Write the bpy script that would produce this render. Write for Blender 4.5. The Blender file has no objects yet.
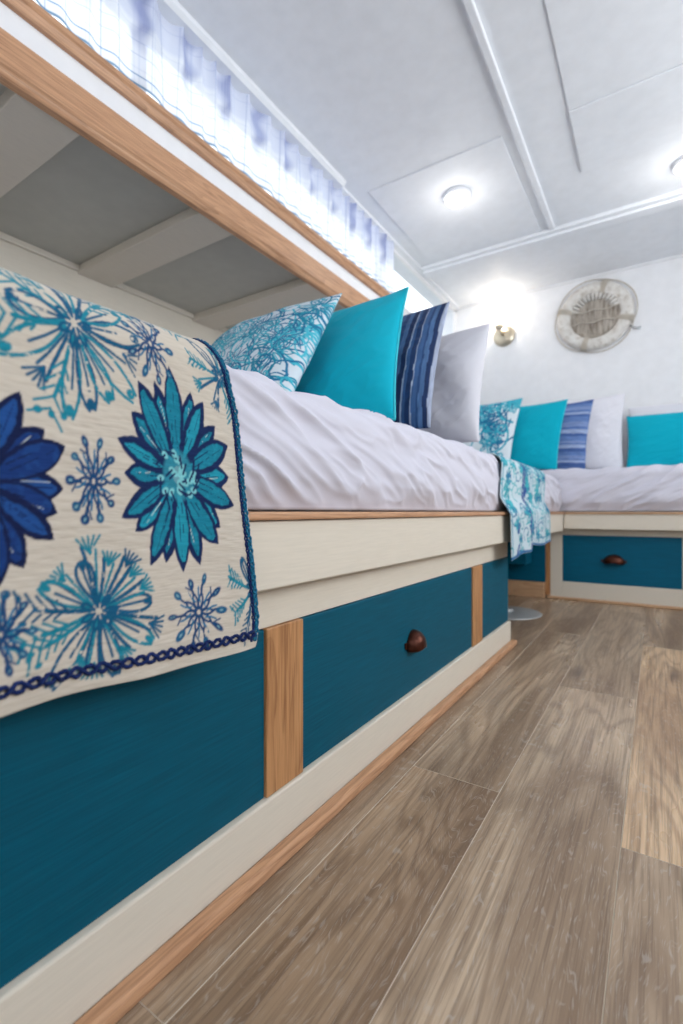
import bpy, bmesh, math, random
import numpy as np
from mathutils import Vector, Matrix
random.seed(7)
SC = bpy.context.scene
COL = SC.collection
PI = math.pi

# ------------------------------------------------------------------ colour / materials
def s2l(c):
    return tuple(((v/255.0)/12.92 if v/255.0 <= .04045 else ((v/255.0+.055)/1.055)**2.4) for v in c)
def rgba(c): return (*s2l(c), 1.0)

def newmat(name, col=(200, 200, 200), rough=.6, metal=0.0, spec=.5):
    m = bpy.data.materials.new(name); m.use_nodes = True
    nt = m.node_tree; b = nt.nodes['Principled BSDF']
    b.inputs['Base Color'].default_value = rgba(col)
    b.inputs['Roughness'].default_value = rough
    b.inputs['Metallic'].default_value = metal
    b.inputs['Specular IOR Level'].default_value = spec
    return m, nt, b
def N(nt, t, **kw):
    n = nt.nodes.new(t)
    for k, v in kw.items(): setattr(n, k, v)
    return n
def mapped(nt, scale, coord='Object', rot=(0, 0, 0)):
    tc = N(nt, 'ShaderNodeTexCoord'); mp = N(nt, 'ShaderNodeMapping')
    mp.inputs['Scale'].default_value = scale; mp.inputs['Rotation'].default_value = rot
    nt.links.new(tc.outputs[coord], mp.inputs['Vector']); return mp.outputs['Vector']
def noise(nt, vec, scale=1.0, detail=3, rough=.5, dist=0.0):
    n = N(nt, 'ShaderNodeTexNoise'); n.inputs['Scale'].default_value = scale
    n.inputs['Detail'].default_value = detail; n.inputs['Roughness'].default_value = rough
    n.inputs['Distortion'].default_value = dist
    if vec is not None: nt.links.new(vec, n.inputs['Vector'])
    return n.outputs['Fac']
def ramp(nt, fac, stops):
    r = N(nt, 'ShaderNodeValToRGB'); e = r.color_ramp.elements
    while len(e) < len(stops): e.new(.5)
    for i, (p, c) in enumerate(stops):
        e[i].position = p; e[i].color = c if len(c) == 4 else rgba(c)
    nt.links.new(fac, r.inputs['Fac']); return r.outputs['Color']
def mth(nt, op, a, b=None):
    n = N(nt, 'ShaderNodeMath', operation=op)
    for i, v in enumerate((a, b)):
        if v is None: continue
        if isinstance(v, (int, float)): n.inputs[i].default_value = v
        else: nt.links.new(v, n.inputs[i])
    return n.outputs[0]
def mix(nt, fac, a, b, mode='MIX'):
    n = N(nt, 'ShaderNodeMix', data_type='RGBA', blend_type=mode)
    for i, v in ((0, fac), (6, a), (7, b)):
        if isinstance(v, (int, float)): n.inputs[i].default_value = v
        elif isinstance(v, tuple): n.inputs[i].default_value = v
        else: nt.links.new(v, n.inputs[i])
    return n.outputs[2]
def bump(nt, b, h, strength=.3, dist=.002):
    n = N(nt, 'ShaderNodeBump'); n.inputs['Strength'].default_value = strength
    n.inputs['Distance'].default_value = dist
    nt.links.new(h, n.inputs['Height']); nt.links.new(n.outputs[0], b.inputs['Normal'])

def paint(name, col, rough=.5, streak=(3, 3, 40), amt=.06, bs=.15, spec=.16):
    m, nt, b = newmat(name, col, rough)
    f = noise(nt, mapped(nt, streak), 6, 4)
    lo = tuple(max(0, c*(1-amt)) for c in col); hi = tuple(min(255, c*(1+amt)) for c in col)
    nt.links.new(ramp(nt, f, [(.3, lo), (.7, hi)]), b.inputs['Base Color'])
    b.inputs['Specular IOR Level'].default_value = spec
    bump(nt, b, f, bs, .001); return m

def wood(name, light, dark, axis, rough=.45):
    """oak with long grain along the given axis"""
    m, nt, b = newmat(name, light, rough)
    sc = [9.0, 9.0, 9.0]; sc[axis] = .9
    v = mapped(nt, tuple(sc))
    field = noise(nt, v, 1.6, 2, .45, .4)
    ring = mth(nt, 'FRACT', mth(nt, 'MULTIPLY', field, 11.0))
    sc2 = [260.0, 260.0, 260.0]; sc2[axis] = 9.0
    fine = noise(nt, mapped(nt, tuple(sc2)), 1.0, 3, .6)
    mid = tuple((a*.55+c*.45) for a, c in zip(light, dark))
    c1 = ramp(nt, ring, [(0, dark), (.18, mid), (.6, light), (.93, light), (1, mid)])
    c2 = ramp(nt, fine, [(.36, dark), (.56, light)])
    c = mix(nt, .55, c1, c2)
    nt.links.new(c, b.inputs['Base Color'])
    bump(nt, b, fine, .12, .0006); return m

M = {}
M['cream'] = paint('cream_paint', (214, 206, 192), .45, (40, 3, 60), .015, .08)
M['teal'] = paint('teal_paint', (0, 80, 102), .5, (30, 2.2, 60), .07, .2)
M['teal_far'] = paint('teal_paint_far', (0, 88, 116), .5, (2.2, 30, 60), .07, .2)
M['oak_z'] = wood('oak_upright', (190, 140, 94), (134, 88, 52), 2)
M['oak_y'] = wood('oak_lengthwise', (200, 154, 118), (152, 110, 80), 1)
M['oak_x'] = wood('oak_crosswise', (204, 166, 130), (166, 126, 94), 0)
M['ceiling'] = paint('ceiling_paint', (231, 234, 239), .5, (3, 3, 3), .012, .04)
M['wall'] = paint('wall_paint', (236, 237, 240), .6, (3, 3, 3), .01, .03)
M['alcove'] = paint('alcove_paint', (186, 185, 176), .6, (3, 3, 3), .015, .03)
M['bronze'] = newmat('oil_rubbed_bronze', (74, 38, 26), .3, .75)[0]
M['brass'] = newmat('brushed_nickel', (196, 186, 166), .32, .9)[0]
M['steel'] = newmat('satin_steel', (190, 194, 196), .4, .6)[0]
M['dark'] = newmat('dark_gap', (30, 28, 26), .9)[0]

def cloth_mat(name, col=None, rough=.9, rib=None, sheen=.06, weave=900, bs=.25):
    m, nt, b = newmat(name, col or (200, 200, 200), rough, 0, .2)
    b.inputs['Sheen Weight'].default_value = sheen
    b.inputs['Sheen Roughness'].default_value = .5
    if col is None:
        a = N(nt, 'ShaderNodeVertexColor', layer_name='Col')
        nt.links.new(a.outputs['Color'], b.inputs['Base Color'])
    h = noise(nt, mapped(nt, (weave, weave, weave) if rib is None else rib), 1.0, 3, .6)
    bump(nt, b, h, bs, .0012 if rib else .0005); return m
M['sheet'] = cloth_mat('white_cotton', (203, 202, 214))
M['print'] = cloth_mat('printed_cotton')
M['throw'] = cloth_mat('crinkled_cotton', rib=(60, 45, 420), bs=.55)
M['turq'] = cloth_mat('turquoise_linen', (0, 168, 192), rib=(500, 500, 900), bs=.2)
M['turq_pipe'] = cloth_mat('turquoise_piping', (60, 190, 205))
M['lav'] = cloth_mat('pale_grey_linen', (202, 202, 210))
M['white_linen'] = cloth_mat('white_linen', (222, 222, 230))
M['navy_yarn'] = cloth_mat('navy_yarn', (14, 34, 84), weave=300)
M['teal_yarn'] = cloth_mat('teal_yarn', (24, 100, 132), weave=300)
M['rope'] = cloth_mat('weathered_rope', (196, 188, 176), weave=200, bs=.6)

def whitewash():
    m, nt, b = newmat('whitewashed_wood', (214, 208, 198), .8)
    f = noise(nt, mapped(nt, (14, 14, 14)), 2.2, 5, .65)
    nt.links.new(ramp(nt, f, [(.3, (182, 174, 164)), (.47, (214, 210, 204)), (.7, (228, 226, 222))]), b.inputs['Base Color'])
    bump(nt, b, f, .5, .004); return m
M['wash'] = whitewash()
def wicker():
    m, nt, b = newmat('grey_twigs', (170, 160, 148), .85)
    f = noise(nt, mapped(nt, (70, 70, 9)), 1.0, 4, .6)
    nt.links.new(ramp(nt, f, [(.3, (120, 108, 96)), (.5, (186, 176, 164)), (.72, (214, 208, 200))]), b.inputs['Base Color'])
    bump(nt, b, f, .8, .006); return m
M['wicker'] = wicker()

def emit(name, col, s):
    m = bpy.data.materials.new(name); m.use_nodes = True; nt = m.node_tree
    nt.nodes.clear(); o = N(nt, 'ShaderNodeOutputMaterial'); e = N(nt, 'ShaderNodeEmission')
    e.inputs[0].default_value = rgba(col); e.inputs[1].default_value = s
    nt.links.new(e.outputs[0], o.inputs[0]); return m
M['lamp'] = emit('lit_diffuser', (255, 250, 240), 14)
M['bulb'] = emit('lit_bulb', (255, 225, 180), 30)

def glass():
    m = bpy.data.materials.new('window_glass'); m.use_nodes = True; nt = m.node_tree
    nt.nodes.clear(); o = N(nt, 'ShaderNodeOutputMaterial'); t = N(nt, 'ShaderNodeBsdfTransparent')
    g = N(nt, 'ShaderNodeBsdfGlossy'); g.inputs['Roughness'].default_value = .02
    t.inputs[0].default_value = (.96, .98, 1, 1)
    mx = N(nt, 'ShaderNodeMixShader'); mx.inputs[0].default_value = .06
    nt.links.new(t.outputs[0], mx.inputs[1]); nt.links.new(g.outputs[0], mx.inputs[2])
    nt.links.new(mx.outputs[0], o.inputs[0]); return m
M['glass'] = glass()

def curtain_mat():
    """sheer checked cotton: translucent cloth with thin blue-violet check lines"""
    m = bpy.data.materials.new('sheer_checked_cotton'); m.use_nodes = True; nt = m.node_tree
    nt.nodes.clear(); o = N(nt, 'ShaderNodeOutputMaterial')
    at = N(nt, 'ShaderNodeAttribute', attribute_name='Col')
    d = N(nt, 'ShaderNodeBsdfDiffuse'); t = N(nt, 'ShaderNodeBsdfTranslucent'); tr = N(nt, 'ShaderNodeBsdfTransparent')
    for s in (d, t): nt.links.new(at.outputs['Color'], s.inputs['Color'])
    nt.links.new(at.outputs['Color'], tr.inputs['Color'])
    m1 = N(nt, 'ShaderNodeMixShader'); m1.inputs[0].default_value = .6
    nt.links.new(d.outputs[0], m1.inputs[1]); nt.links.new(t.outputs[0], m1.inputs[2])
    m2 = N(nt, 'ShaderNodeMixShader'); m2.inputs[0].default_value = .28
    nt.links.new(m1.outputs[0], m2.inputs[1]); nt.links.new(tr.outputs[0], m2.inputs[2])
    nt.links.new(m2.outputs[0], o.inputs[0]); return m
M['curtain'] = curtain_mat()

def floor_mat():
    m, nt, b = newmat('limed_oak_planks', (150, 130, 112), .5)
    tc = N(nt, 'ShaderNodeTexCoord')
    at = N(nt, 'ShaderNodeAttribute', attribute_name='plank')
    off = N(nt, 'ShaderNodeVectorMath', operation='SCALE'); off.inputs['Scale'].default_value = 23.0
    nt.links.new(at.outputs['Vector'], off.inputs[0])
    add = N(nt, 'ShaderNodeVectorMath', operation='ADD')
    nt.links.new(tc.outputs['Object'], add.inputs[0]); nt.links.new(off.outputs[0], add.inputs[1])
    def mp(s):
        q = N(nt, 'ShaderNodeMapping'); q.inputs['Scale'].default_value = s
        nt.links.new(add.outputs[0], q.inputs['Vector']); return q.outputs['Vector']
    field = noise(nt, mp((8.5, 1.0, 1)), 1.0, 2.2, .45, .35)
    ring = mth(nt, 'ADD', mth(nt, 'MULTIPLY', mth(nt, 'SINE', mth(nt, 'MULTIPLY', field, 75.0)), .5), .5)
    # coordinates that run along the growth rings
    sx = N(nt, 'ShaderNodeSeparateXYZ'); nt.links.new(add.outputs[0], sx.inputs[0])
    cb = N(nt, 'ShaderNodeCombineXYZ')
    wig = noise(nt, mp((40, 9, 1)), 1.0, 2, .5)
    fx = mth(nt, 'ADD', mth(nt, 'MULTIPLY', field, 70.0), mth(nt, 'MULTIPLY', sx.outputs[0], 230.0))
    fx = mth(nt, 'ADD', fx, mth(nt, 'MULTIPLY', wig, 7.0))
    nt.links.new(fx, cb.inputs[0]); nt.links.new(mth(nt, 'MULTIPLY', sx.outputs[1], 15.0), cb.inputs[1])
    pores = noise(nt, cb.outputs[0], 2.4, 2, .5)
    fine = noise(nt, mp((210, 5, 1)), 1.0, 4, .62, .3)
    big = noise(nt, mp((8, 1.1, 1)), 1.0, 3, .5, .6)
    # plank tone
    sp = N(nt, 'ShaderNodeSeparateXYZ'); nt.links.new(at.outputs['Vector'], sp.inputs[0])
    light = ramp(nt, sp.outputs[2], [(0, (182, 152, 122)), (.35, (190, 166, 140)), (.7, (202, 178, 150)), (1, (218, 184, 146))])
    dark = ramp(nt, sp.outputs[2], [(0, (108, 82, 60)), (.5, (130, 106, 84)), (1, (156, 122, 92))])
    c = mix(nt, ramp(nt, ring, [(0, (0, 0, 0)), (.5, (50, 50, 50)), (1, (190, 190, 190))]), light, dark)
    c = mix(nt, ramp(nt, big, [(.40, (0, 0, 0)), (.62, (225, 225, 225))]), c, dark)
    c = mix(nt, ramp(nt, fine, [(.36, (190, 190, 190)), (.56, (0, 0, 0))]), c, rgba((92, 72, 56)))
    vo = N(nt, 'ShaderNodeTexVoronoi'); vo.inputs['Scale'].default_value = 1.0
    nt.links.new(mp((5.2, 1.3, 1)), vo.inputs['Vector'])
    c = mix(nt, ramp(nt, vo.outputs['Distance'], [(.02, (235, 235, 235)), (.14, (0, 0, 0))]), c, rgba((84, 68, 58)))
    pm = ramp(nt, pores, [(.57, (0, 0, 0)), (.66, (150, 150, 150))])
    c = mix(nt, pm, c, rgba((196, 190, 182)))
    nt.links.new(c, b.inputs['Base Color'])
    h = mth(nt, 'SUBTRACT', fine, pores); bump(nt, b, h, .18, .001)
    nt.links.new(ramp(nt, big, [(.3, (135, 135, 135)), (.7, (165, 165, 165))]), b.inputs['Roughness'])
    return m
M['floor'] = floor_mat(); M['groove'] = newmat('pale_plank_edge', (205, 192, 176), .7)[0]

# ------------------------------------------------------------------ object helpers
def tag(o, label, cat, group=None):
    o['label'] = label; o['category'] = cat
    if group: o['group'] = group
    return o
def link(name, me, mat, parent=None, loc=None, smooth=False):
    if mat is not None: me.materials.append(mat)
    if smooth:
        me.polygons.foreach_set('use_smooth', [True]*len(me.polygons))
    o = bpy.data.objects.new(name, me); COL.objects.link(o)
    if parent is not None:
        o.parent = parent
        if loc is None:
            me.transform(Matrix.Translation(-parent.location))
        else: o.location = Vector(loc) - parent.location
    elif loc is not None: o.location = loc
    return o
def struct(o): o['kind'] = 'structure'; return o
def thing(name, label, cat, loc=(0, 0, 0), group=None):
    o = bpy.data.objects.new(name, None); COL.objects.link(o); o.location = loc
    o.empty_display_size = .1
    return tag(o, label, cat, group)
def box_bm(bm, x0, x1, y0, y1, z0, z1, bev=.002):
    r = bmesh.ops.create_cube(bm, size=1.0)
    vs = r['verts']
    for v in vs:
        v.co = Vector((x0 if v.co.x < 0 else x1, y0 if v.co.y < 0 else y1, z0 if v.co.z < 0 else z1))
    if bev:
        es = list({e for v in vs for e in v.link_edges})
        bmesh.ops.bevel(bm, geom=es, offset=bev, segments=2, affect='EDGES', profile=.5)
def from_bm(name, bm, mat, parent=None, smooth=False):
    me = bpy.data.meshes.new(name); bm.normal_update(); bm.to_mesh(me); bm.free()
    return link(name, me, mat, parent, smooth=smooth)
def box(name, b, mat, parent=None, bev=.002):
    bm = bmesh.new()
    for q in (b if isinstance(b, list) else [b]): box_bm(bm, *q, bev=bev)
    return from_bm(name, bm, mat, parent)
def mesh_obj(name, V, F, mat, parent=None, smooth=True, col=None):
    me = bpy.data.meshes.new(name)
    me.from_pydata([tuple(v) for v in V], [], F)
    me.update()
    if col is not None: set_col(me, col)
    return link(name, me, mat, parent, smooth=smooth)
def set_col(me, col):
    a = me.color_attributes.new('Col', 'FLOAT_COLOR', 'POINT')
    c = np.ones((len(me.vertices), 4), np.float32); c[:, :3] = col
    a.data.foreach_set('color', c.ravel())
def grid_mesh(P):
    """P: (n,m,3) array of points -> verts, faces"""
    n, m = P.shape[:2]
    i = np.arange(n*m).reshape(n, m)
    F = np.stack([i[:-1, :-1], i[1:, :-1], i[1:, 1:], i[:-1, 1:]], -1).reshape(-1, 4)
    return P.reshape(-1, 3), F
def grid_obj(name, P, mat, parent=None, col=None, flip=False):
    V, F = grid_mesh(P)
    if flip: F = F[:, ::-1]
    me = bpy.data.meshes.new(name)
    me.vertices.add(len(V)); me.vertices.foreach_set('co', V.astype(np.float32).ravel())
    me.loops.add(F.size); me.loops.foreach_set('vertex_index', F.astype(np.int32).ravel())
    me.polygons.add(len(F)); me.polygons.foreach_set('loop_start', np.arange(0, F.size, 4, dtype=np.int32))
    me.polygons.foreach_set('loop_total', np.full(len(F), 4, dtype=np.int32))
    me.update(calc_edges=True); me.validate()
    if col is not None: set_col(me, col.reshape(-1, 3))
    return link(name, me, mat, parent, smooth=True)
def tube_data(path, r, seg=8, closed=False, V=None, F=None):
    V = [] if V is None else V; F = [] if F is None else F
    P = [Vector(p) for p in path]; n = len(P); base = len(V)
    up = Vector((0, 0, 1)); prev = None
    for i in range(n):
        a = P[(i-1) % n] if (closed or i > 0) else P[i]; b = P[(i+1) % n] if (closed or i < n-1) else P[i]
        t = (b-a).normalized()
        if prev is None:
            u = t.cross(up); u = u if u.length > .05 else t.cross(Vector((1, 0, 0)))
        else: u = prev - t*prev.dot(t)
        u.normalize(); prev = u; w = t.cross(u)
        rr = r[i] if hasattr(r, '__len__') else r
        for k in range(seg):
            an = 2*PI*k/seg; V.append(P[i] + (u*math.cos(an)+w*math.sin(an))*rr)
    for i in range(n if closed else n-1):
        j = (i+1) % n
        for k in range(seg):
            l = (k+1) % seg
            F.append((base+i*seg+k, base+i*seg+l, base+j*seg+l, base+j*seg+k))
    if not closed:
        F.append(tuple(base+k for k in range(seg))[::-1]); F.append(tuple(base+(n-1)*seg+k for k in range(seg)))
    return V, F
def lathe(name, prof, mat, parent, centre, axis='z', seg=48):
    """profile (r, h) revolved; axis z (h up) or -y (h toward the viewer)"""
    V = []; F = []
    for r, h in prof:
        for k in range(seg):
            a = 2*PI*k/seg
            if axis == 'z': V.append((centre[0]+r*math.cos(a), centre[1]+r*math.sin(a), centre[2]+h))
            else: V.append((centre[0]+r*math.cos(a), centre[1]-h, centre[2]+r*math.sin(a)))
    for i in range(len(prof)-1):
        for k in range(seg):
            l = (k+1) % seg; F.append((i*seg+k, i*seg+l, (i+1)*seg+l, (i+1)*seg+k))
    F.append(tuple(range(seg))[::-1]); F.append(tuple((len(prof)-1)*seg+k for k in range(seg)))
    o = mesh_obj(name, V, F, mat, parent)
    bm = bmesh.new(); bm.from_mesh(o.data); bmesh.ops.recalc_face_normals(bm, faces=bm.faces); bm.to_mesh(o.data); bm.free()
    return o

# value noise in numpy
class VN:
    def __init__(s, seed): s.t = np.random.RandomState(seed).rand(256, 256)
    def __call__(s, x, y):
        xi = np.floor(x).astype(int); yi = np.floor(y).astype(int); fx = x-xi; fy = y-yi
        fx = fx*fx*(3-2*fx); fy = fy*fy*(3-2*fy); t = s.t
        a = t[xi % 256, yi % 256]; b = t[(xi+1) % 256, yi % 256]; c = t[xi % 256, (yi+1) % 256]; d = t[(xi+1) % 256, (yi+1) % 256]
        return (a*(1-fx)+b*fx)*(1-fy)+(c*(1-fx)+d*fx)*fy
def fbm(seed, x, y, o=3):
    r = 0; a = 1; t = 0
    for k in range(o):
        r = r+a*VN(seed+k)(x*2**k+k*17.3, y*2**k+k*5.1); t += a; a *= .5
    return r/t

# ------------------------------------------------------------------ cloth printing (paint on a surface canvas, metres)
class Canvas:
    def __init__(s, x0, x1, y0, y1, res, bg):
        s.x0, s.y0, s.res = x0, y0, res
        s.w = int((x1-x0)/res)+1; s.h = int((y1-y0)/res)+1
        s.X, s.Y = np.meshgrid(x0+np.arange(s.w)*res, y0+np.arange(s.h)*res, indexing='ij')
        s.a = np.zeros((s.w, s.h, 3)); s.a[:] = s2l(bg)
        s.dry = fbm(91, s.X/res/5.0, s.Y/res/5.0, 3)
    def win(s, xa, xb, ya, yb):
        i0 = max(0, int((xa-s.x0)/s.res)-1); i1 = min(s.w, int((xb-s.x0)/s.res)+2)
        j0 = max(0, int((ya-s.y0)/s.res)-1); j1 = min(s.h, int((yb-s.y0)/s.res)+2)
        return (slice(i0, i1), slice(j0, j1)) if i1 > i0 and j1 > j0 else None
    def put(s, sl, mask, col):
        a = s.a[sl]; m = mask[..., None]; a[:] = a*(1-m)+np.array(s2l(col))*m
    def stroke(s, pts, w, col, dry=.0, taper=False, al=1.0):
        pts = [np.array(p, float) for p in pts]
        for k in range(len(pts)-1):
            a, b = pts[k], pts[k+1]
            ww = w*(1-.6*k/len(pts)) if taper else w
            sl = s.win(min(a[0], b[0])-ww, max(a[0], b[0])+ww, min(a[1], b[1])-ww, max(a[1], b[1])+ww)
            if sl is None: continue
            X = s.X[sl]-a[0]; Y = s.Y[sl]-a[1]; d = b-a; L = max(d@d, 1e-12)
            t = np.clip((X*d[0]+Y*d[1])/L, 0, 1)
            D = np.hypot(X-t*d[0], Y-t*d[1])
            m = np.clip((ww/2-D)/s.res+.5, 0, 1)*al
            if dry: m = m*np.clip((s.dry[sl]-dry+.12)/.12, 0, 1)
            s.put(sl, m, col)
    def blob(s, x, y, rx, ry, col, rot=0, dry=0, al=1.0):
        R = max(rx, ry); sl = s.win(x-R, x+R, y-R, y+R)
        if sl is None: return
        X = s.X[sl]-x; Y = s.Y[sl]-y; c, n = math.cos(rot), math.sin(rot)
        q = np.hypot((X*c+Y*n)/rx, (-X*n+Y*c)/ry)
        m = np.clip((1-q)*min(rx, ry)/s.res+.5, 0, 1)*al
        if dry: m = m*np.clip((s.dry[sl]-dry+.12)/.12, 0, 1)
        s.put(sl, m, col)

def bez(p0, p1, p2, n=8):
    return [((1-t)**2*p0[0]+2*t*(1-t)*p1[0]+t*t*p2[0], (1-t)**2*p0[1]+2*t*(1-t)*p1[1]+t*t*p2[1]) for t in [i/n for i in range(n+1)]]

def daisy(cv, cx, cy, rx, ry, n, fill, fill2, edge, heart, rnd, navy=False):
    """big daisy of pointed petals with dark outlines"""
    sl = cv.win(cx-rx*1.05, cx+rx*1.05, cy-ry*1.05, cy+ry*1.05)
    if sl is None: return
    X = (cv.X[sl]-cx)/rx; Y = (cv.Y[sl]-cy)/ry; dry = cv.dry[sl]
    order = list(range(n)); order = order[::2]+order[1::2]
    for k in order:
        th = 2*PI*(k+.5*(k % 2)*.3)/n + rnd.uniform(-.05, .05); L = rnd.uniform(.92, 1.04) if k % 2 else rnd.uniform(.80, .95)
        c, s_ = math.cos(th), math.sin(th)
        t = (X*c+Y*s_)/L; q = -X*s_+Y*c+.03*math.sin(k*2.1)*(X*c+Y*s_)**2
        tt = np.clip(t, 0, 1); w0 = 6.1/n*rnd.uniform(.85, 1.1)
        W = w0*tt**.9*(1-tt**2.7)
        ins = (t > .1) & (t < 1); rough_ = (dry-.5)*.03
        m = np.where(ins, np.clip((W+rough_*.5-np.abs(q))/.012+.5, 0, 1), 0)
        cv.put(sl, m, edge)
        ew = .040+.034*rnd.random()
        inner = np.where(ins, np.clip((W-ew+rough_-np.abs(q+.008*rnd.choice((-1, 1))))/.012+.5, 0, 1), 0)*(t < .9)
        cv.put(sl, inner, fill if k % 3 else fill2)
        cv.put(sl, inner*np.clip((dry-.55)/.1, 0, 1)*.5, fill2)
        for off, lo, hi, cc, wd in ((rnd.uniform(-.03, .0), .25, .85, edge, .012), (rnd.uniform(.0, .05), .2, .6, edge, .014), (rnd.uniform(-.04, .04), .45, .8, (205, 214, 206), .011)):
            if cc != edge and k % 2: continue
            st = np.clip((wd*(1-.5*tt)-np.abs(q-off-.03*tt*tt))/.008, 0, 1)*((t > lo) & (t < hi))*inner
            cv.put(sl, st*(dry > .38), cc)
    if heart:
        r = np.hypot(X, Y)
        cv.put(sl, np.clip((.27-r)/.05, 0, 1)*.8, (44, 136, 156))
        for k in range(26):
            an = rnd.uniform(0, 2*PI); rr = rnd.uniform(.04, .3)
            cv.blob(cx+rx*rr*math.cos(an), cy+ry*rr*math.sin(an), rx*.055, ry*.03, (120, 190, 196), an)
            cv.stroke([(cx+rx*rr*math.cos(an), cy+ry*rr*math.sin(an)), (cx+rx*(rr+.09)*math.cos(an+.5), cy+ry*(rr+.09)*math.sin(an+.5))], rx*.03, edge)

def sprig(cv, cx, cy, rx, ry, n, c1, c2, rnd, w=.0024, dry=.33):
    """open line-drawn blossom: paired stems, loops and feathery twigs"""
    for k in range(n):
        th = 2*PI*k/n + rnd.uniform(-.1, .1); L = rnd.uniform(.8, 1.0)
        def P(r, a): return (cx+rx*r*math.cos(th+a), cy+ry*r*math.sin(th+a))
        col = c1 if k % 3 else c2
        kind = rnd.choice((0, 1, 2, k % 3)); L = L*rnd.uniform(.82, 1.06)
        if kind == 0:      # long loop petal
            cv.stroke(bez(P(.14, 0), P(.6, .34), P(L, .05)), w*1.25, col, dry)
            cv.stroke(bez(P(.14, 0), P(.6, -.34), P(L, -.05)), w*1.25, col, dry)
            cv.blob(*P(L*.93, 0), rx*.07, ry*.045, col, th, dry)
            cv.stroke([P(.2, 0), P(.62, .02)], w, c2, dry)
        elif kind == 1:    # feathered twig
            cv.stroke(bez(P(.12, 0), P(.5, .1), P(L*.96, .02)), w*1.5, col, dry)
            for j in range(5):
                r = .42+.12*j
                cv.stroke([P(r, .01), P(r+.14, .2)], w*.9, col, dry); cv.stroke([P(r, .01), P(r+.15, -.17)], w*.9, col, dry)
            for j in range(3):
                cv.blob(*P(.9+.04*j, .2-.15*j), rx*.045, ry*.035, col, th+j, dry)
        else:              # plain double stem with fan tip
            cv.stroke(bez(P(.12, .1), P(.55, .07), P(L*.86, .12)), w*1.4, c2, dry)
            cv.stroke(bez(P(.12, -.08), P(.55, -.1), P(L*.8, -.1)), w, col, dry)
            for j in range(-2, 3):
                cv.stroke([P(L*.76, 0), P(L*.98, j*.08)], w*.9, col, dry)
    for k in range(7):     # heart
        th = 2*PI*k/7
        a = (cx+rx*.06*math.cos(th), cy+ry*.06*math.sin(th)); b = (cx+rx*.24*math.cos(th), cy+ry*.24*math.sin(th))
        m1 = (cx+rx*.2*math.cos(th+.35), cy+ry*.2*math.sin(th+.35)); m2 = (cx+rx*.2*math.cos(th-.35), cy+ry*.2*math.sin(th-.35))
        cv.stroke(bez(a, m1, b, 5), w, c2); cv.stroke(bez(a, m2, b, 5), w, c2)

def snow(cv, cx, cy, rx, ry, n, c, rnd, w=.0022):
    """small starry motif: looped heart and stems ending in round buds"""
    for k in range(n):
        th = 2*PI*k/n+rnd.uniform(-.08, .08)
        def P(r, a=0): return (cx+rx*r*math.cos(th+a), cy+ry*r*math.sin(th+a))
        cv.stroke(bez(P(.1), P(.35, .45), P(.55)), w, c); cv.stroke(bez(P(.1), P(.35, -.45), P(.55)), w, c)
        cv.stroke(bez(P(.5), P(.7, rnd.uniform(-.12, .12)), P(.88)), w*rnd.uniform(.9, 1.5), c, .22)
        b_ = rnd.uniform(.82, .98); cv.blob(*P(b_), rx*rnd.uniform(.15, .24), ry*rnd.uniform(.08, .12), c if k % 2 else (24, 84, 122), th, .2)
        cv.blob(*P(b_), rx*.07, ry*.03, (120, 160, 170), th, .45)
        cv.stroke(bez(P(.3), P(.45, .3), P(.7, .22)), w*.8, (24, 100, 140), .3)
        if k % 2: cv.stroke([P(.62), P(.84, .28)], w*.8, c)

TQ = (22, 122, 142); TQ2 = (14, 82, 116); NV = (12, 34, 78); BL = (18, 62, 106)

# ================================================================== SETTING
CEIL = 2.09
# floor: planks along Y in 19 cm rows
def make_floor():
    V = []; F = []; A = []; G = []
    rnd = random.Random(3)
    x = -2.135+.19*0 - .0; rows = []
    edges = [-.425+.19*k for k in range(-9, 10)]
    edges[9] = -.402
    fixed = {0: (.875, {0: .12, 1: .33}), 1: (1.505, {0: .52, 1: .45}), 2: (.831, {0: .36, 1: .95}), -1: (1.6, {0: .3, 1: .4})}
    for r in range(len(edges)-1):
        x0, x1 = edges[r], edges[r+1]; k = r-9
        j0, tones = fixed.get(k, (rnd.uniform(0, 1.3), {}))
        y = j0-1.3*2
        idx = -2
        while y < 3.9:
            y0, y1 = max(y, -1.42), min(y+1.3, 3.68)
            if y1 > y0:
                g = .0007
                i = len(V)
                V += [(x0+g, y0+g, 0), (x1-g, y0+g, 0), (x1-g, y1-g, 0), (x0+g, y1-g, 0),
                      (x0, y0, -.0015), (x1, y0, -.0015), (x1, y1, -.0015), (x0, y1, -.0015)]
                F += [(i, i+1, i+2, i+3), (i+4, i+5, i+1, i), (i+5, i+6, i+2, i+1), (i+6, i+7, i+3, i+2), (i+7, i+4, i, i+3)]
                tone = tones.get(idx+1, rnd.random())
                a = (rnd.random(), rnd.random(), tone)
                A += [a]*5; G += [0, 1, 1, 1, 1]
            y += 1.3; idx += 1
    i = len(V)
    V += [(edges[0], -1.42, -.03), (edges[-1], -1.42, -.03), (edges[-1], 3.68, -.03), (edges[0], 3.68, -.03)]
    F += [(i, i+3, i+2, i+1)]; A += [(0, 0, 0)]; G += [0]
    me = bpy.data.meshes.new('floor'); me.from_pydata(V, [], F); me.update()
    at = me.attributes.new('plank', 'FLOAT_VECTOR', 'FACE')
    at.data.foreach_set('vector', np.array(A, np.float32).ravel())
    o = struct(link('floor', me, M['floor'])); me.materials.append(M['groove'])
    me.polygons.foreach_set('material_index', G); return o
make_floor()

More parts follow.
